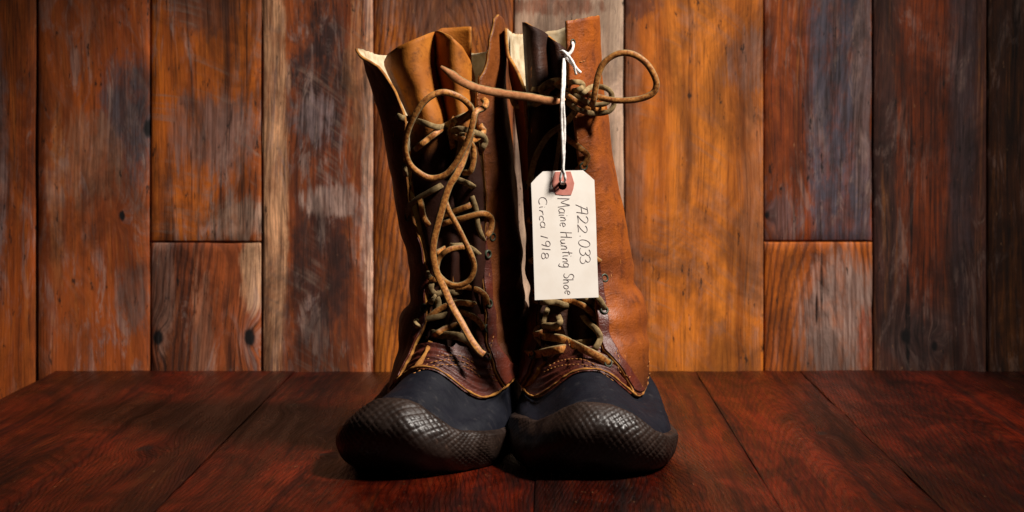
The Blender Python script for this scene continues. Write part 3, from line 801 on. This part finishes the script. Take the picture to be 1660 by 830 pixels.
# stitching
def stitches(b, root, lines, L0=.0030, gap=.0007, r=.00036):
    V = []; Fc = []
    for pts in lines:
        path = lay(b, pts, .0012, step=.0004)
        acc = 0; seg = []; on = True
        for p, q in zip(path, path[1:]):
            acc += (q-p).length
            if on: seg.append(p)
            if on and acc > L0 or (not on) and acc > gap:
                if on and len(seg) > 2:
                    s2 = [seg[0]+Vector((0,.0005,0)), seg[len(seg)//2], seg[-1]+Vector((0,.0005,0))]
                    v, f, _ = sweep(s2, ring(r, 5)); o = len(V); V += v; Fc += [tuple(o+i for i in ff) for ff in f]
                acc = 0; seg = []; on = not on
    tag(mesh_obj('stitching', [b.inv @ v for v in V], Fc, [M['thread']], root), kind='stuff')
stitches(right, rb, [[(1011,603),(1022,594),(1034,579),(1045,558)], [(1020,612),(1034,598),(1044,582),(1049,569)], [(1023,624),(1038,612),(1048,598),(1053,585)], [(1038,630),(1048,618),(1054,604)],
    [(972,388),(980,398),(986,413),(990,435),(991,458),(989,480),(987,500),(983,541)], [(997,571),(999,585),(1003,598),(1012,612),(1022,626)], [(1001,568),(1004,584),(1009,598),(1018,612)],
    [(933,102),(952,98),(972,94)], [(888,594),(905,586),(925,582),(945,583),(965,592),(985,606)], [(880,604),(900,595),(925,591),(950,592),(972,602),(995,618)], [(924,60),(927,110),(932,170),(938,240)]])
stitches(left, lb, [[(800,545),(796,560),(793,580),(797,600)], [(788,597),(798,598),(812,596)], [(792,606),(803,608),(816,606)], [(797,614),(806,617),(818,614)],
    [(690,583),(708,577),(728,576),(750,578),(768,588)], [(680,596),(705,586),(730,584),(755,588),(775,602)], [(668,606),(700,594),(730,591),(760,597),(785,616)], [(776,120),(774,150),(776,175)]])

# ------------------------------------------------------------------ the paper tag
TY = .080
def tp(px, py, dy=0): return at(px, py, TY-(py-380)*.00004+(px-915)*.00006+dy)
tagO = tag(empty('paper_tag', tp(912, 301)), 'off-white handwritten paper tag hanging on white string from a boot', 'tag')
TINV = Matrix.Translation(-tagO.location)
def tpart(name, V, Fc, mats, fm=None, parent=tagO, smooth=False):
    return mesh_obj(name, [TINV @ Vector(v) for v in V], Fc, mats, parent, fm, smooth)
outl = [(880,278),(912,276.6),(945,276),(956,285),(963.5,292),(966,350),(968,420),(970.5,482),(920,484),(867,486.5),(865,420),(863,350),(861,297),(870,287)]
hole = [(912+7*math.cos(k*math.pi/10), 301+7*math.sin(k*math.pi/10)) for k in range(20)]
def plate(outer, inner, dy, th):
    bm = bmesh.new()
    def loop(pts):
        vs = [bm.verts.new(tp(x, y, dy)) for x, y in pts]
        return [bm.edges.new((vs[i], vs[(i+1) % len(vs)])) for i in range(len(vs))]
    es = loop(outer)+loop(inner)
    bmesh.ops.triangle_fill(bm, edges=es, use_beauty=True)
    r = bmesh.ops.extrude_face_region(bm, geom=bm.faces[:])
    for v in r['geom']:
        if isinstance(v, bmesh.types.BMVert): v.co.y += th
    bmesh.ops.recalc_face_normals(bm, faces=bm.faces)
    bm.verts.index_update()
    V = [v.co.copy() for v in bm.verts]; Fc = [tuple(v.index for v in f.verts) for f in bm.faces]; bm.free(); return V, Fc
tpart('card', *plate(outl, hole, 0, .0006), [M['card']])
pat = [(900,278.5),(896,290),(895.5,299),(898,307),(901,315),(913,316.4),(926,316),(929.5,306),(931,297),(928,287),(925,278)]
tpart('reinforcement_patch', *plate(pat, hole, -.00035, .0003), [M['patch']])
# single-stroke handwriting: glyph = (advance, strokes)
def arc(cx, cy, rx, ry, a0, a1, n=10): return [(cx+rx*math.cos(R(lerp(a0, a1, k/n))), cy+ry*math.sin(R(lerp(a0, a1, k/n)))) for k in range(n+1)]
G = {
 'A': (.72, [[(.0,0),(.16,.55),(.28,.98)], [(.08,.97),(.35,1.0),(.56,.98),(.55,.5),(.54,.02)], [(.05,.45),(.3,.47),(.6,.5)]]),
 '2': (.66, [arc(.27,.74,.24,.25,160,-30)+[(.3,.3),(.04,.02),(.3,.05),(.56,.02)]]),
 '.': (.34, [[(.12,.12),(.17,.15)]]),
 '0': (.66, [arc(.3,.5,.25,.48,100,470,18)]),
 '3': (.62, [arc(.24,.76,.22,.23,150,-80)+arc(.25,.27,.27,.27,85,-150)]),
 'M': (.95, [[(.0,.0),(.06,.5),(.12,1.0),(.3,.5),(.42,.3),(.6,.7),(.74,1.0),(.78,.5),(.84,.0)]]),
 'a': (.56, [arc(.22,.27,.2,.26,60,400,14), [(.42,.52),(.42,.2),(.5,.02)]]),
 'i': (.28, [[(.1,.5),(.1,.2),(.14,.02)], [(.12,.74),(.14,.78)]]),
 'n': (.52, [[(.06,.5),(.06,.02)], [(.06,.3),(.2,.5),(.34,.46),(.38,.02)]]),
 'e': (.52, [[(.06,.28),(.38,.34)]+arc(.22,.3,.18,.25,20,310,12)]),
 'H': (.74, [[(.08,1.0),(.06,.0)], [(.52,.98),(.5,.0)], [(.04,.48),(.54,.54)]]),
 'u': (.54, [[(.04,.5),(.06,.12),(.18,.02),(.34,.16),(.38,.5),(.4,.15),(.46,.02)]]),
 't': (.40, [[(.16,.9),(.14,.3),(.18,.02)], [(.0,.58),(.34,.62)]]),
 'g': (.54, [arc(.2,.28,.18,.24,50,400,14), [(.38,.5),(.4,-.1),(.28,-.42),(.08,-.3)]]),
 'S': (.60, [arc(.3,.74,.22,.23,20,230)+[(.34,.44)]+arc(.24,.24,.22,.23,60,-150)]),
 'h': (.52, [[(.08,1.0),(.06,.02)], [(.06,.3),(.22,.5),(.34,.42),(.38,.02)]]),
 'o': (.50, [arc(.2,.27,.18,.24,90,450,14)]),
 'C': (.66, [arc(.36,.5,.32,.5,50,310,14)]),
 'r': (.42, [[(.08,.5),(.08,.02)], [(.08,.3),(.2,.48),(.36,.48)]]),
 'c': (.48, [arc(.24,.27,.2,.25,50,310,12)]),
 '1': (.40, [[(.16,1.0),(.14,.0)]]),
 '9': (.58, [arc(.24,.72,.2,.25,30,390,14), [(.44,.8),(.42,.4),(.36,.0)]]),
 '8': (.56, [arc(.24,.74,.18,.22,-90,270,14), arc(.24,.26,.22,.26,90,450,14)]),
 ' ': (.42, []),
}
def write(text, p0, p1, hgt, seed):
    rnd = random.Random(seed)
    tot = sum(G[c][0] for c in text); d = Vector((p1[0]-p0[0], p1[1]-p0[1])); ln = d.length; d /= ln
    up = Vector((d.y, -d.x))               # letters' upward direction points right of the reading direction's left
    V = []; Fc = []; x = 0; sx = ln/tot
    for c in text:
        adv, st = G[c]; jit = rnd.uniform(-.03, .03); hs = rnd.uniform(.88, 1.12); sk = rnd.uniform(-.02, .2); dy = rnd.uniform(-.07, .07)
        for s in st:
            pts = []
            for gx, gy in s:
                gx2 = (x+gx+gy*sk+jit)*sx; gy2 = (gy*hs+dy)*hgt
                px = p0[0]+d.x*gx2+up.x*gy2; py = p0[1]+d.y*gx2+up.y*gy2
                pts.append(tp(px, py, -.00012))
            path = catmull(pts, .0004) if len(pts) > 2 else pts
            v, f, _ = sweep(path, [(a*1.0, b*.5) for a, b in ring(.00028, 6)])
            o = len(V); V += v; Fc += [tuple(o+i for i in ff) for ff in f]
        x += adv
    tpart('handwriting', V, Fc, [M['ink']], smooth=True)
write('A22.033', (934, 332), (942, 430), 17, 1)
write('Maine Hunting Shoe', (905, 321), (915, 478), 17, 2)
write('Circa 1918', (873, 319), (879, 421), 13, 3)
# string
hp = right.hit(927, 70)
fy = (hp.y if hp else .115)
V = []; Fc = []
def strand(pts, r=.0011):
    path = catmull([at(*p) for p in pts], .0008)
    v, f, _ = sweep(path, ring(r, 8), wob=.25); o = len(V); V.extend(v); Fc.extend([tuple(o+i for i in ff) for ff in f])
strand([(911,298,.088),(908,292,.0785),(910,282,.077),(913,270,.078),(912,240,.079),(910,190,.080),(910,165,.080),(912,130,.085),(913,105,.094),(915,90,.100),(918,84,.101)])
strand([(914,298,.088),(916,291,.0785),(915,282,.0775),(913,274,.0765),(914,250,.079),(915,200,.0805),(913,165,.0805),(915,130,.086),(915,106,.095),(914,92,.101),(911,82,.101)])
strand([(911,82,.101),(915,89,.099),(922,97,.0975),(930,106,.098),(936,113,.099),(941,118,.100)], .0013)
strand([(918,86,.099),(924,94,.097),(930,104,.0965),(932,114,.098),(934,121,.099)], .0011)
strand([(911,88,.100),(918,90,.098),(925,85,.099),(929,77,.101),(928,70,fy-.001),(927,66,fy+.004)], .0013)
strand([(908,84,.102),(914,84,.097),(920,92,.098),(912,94,.099)], .0012)
tpart('string', V, Fc, [M['string']], smooth=True)
# punched hole in the flap that the string goes through
eyelet(right, rb, 927, 69, .003)

for o in (lb, rb):
    if '_inv' in o: del o['_inv']
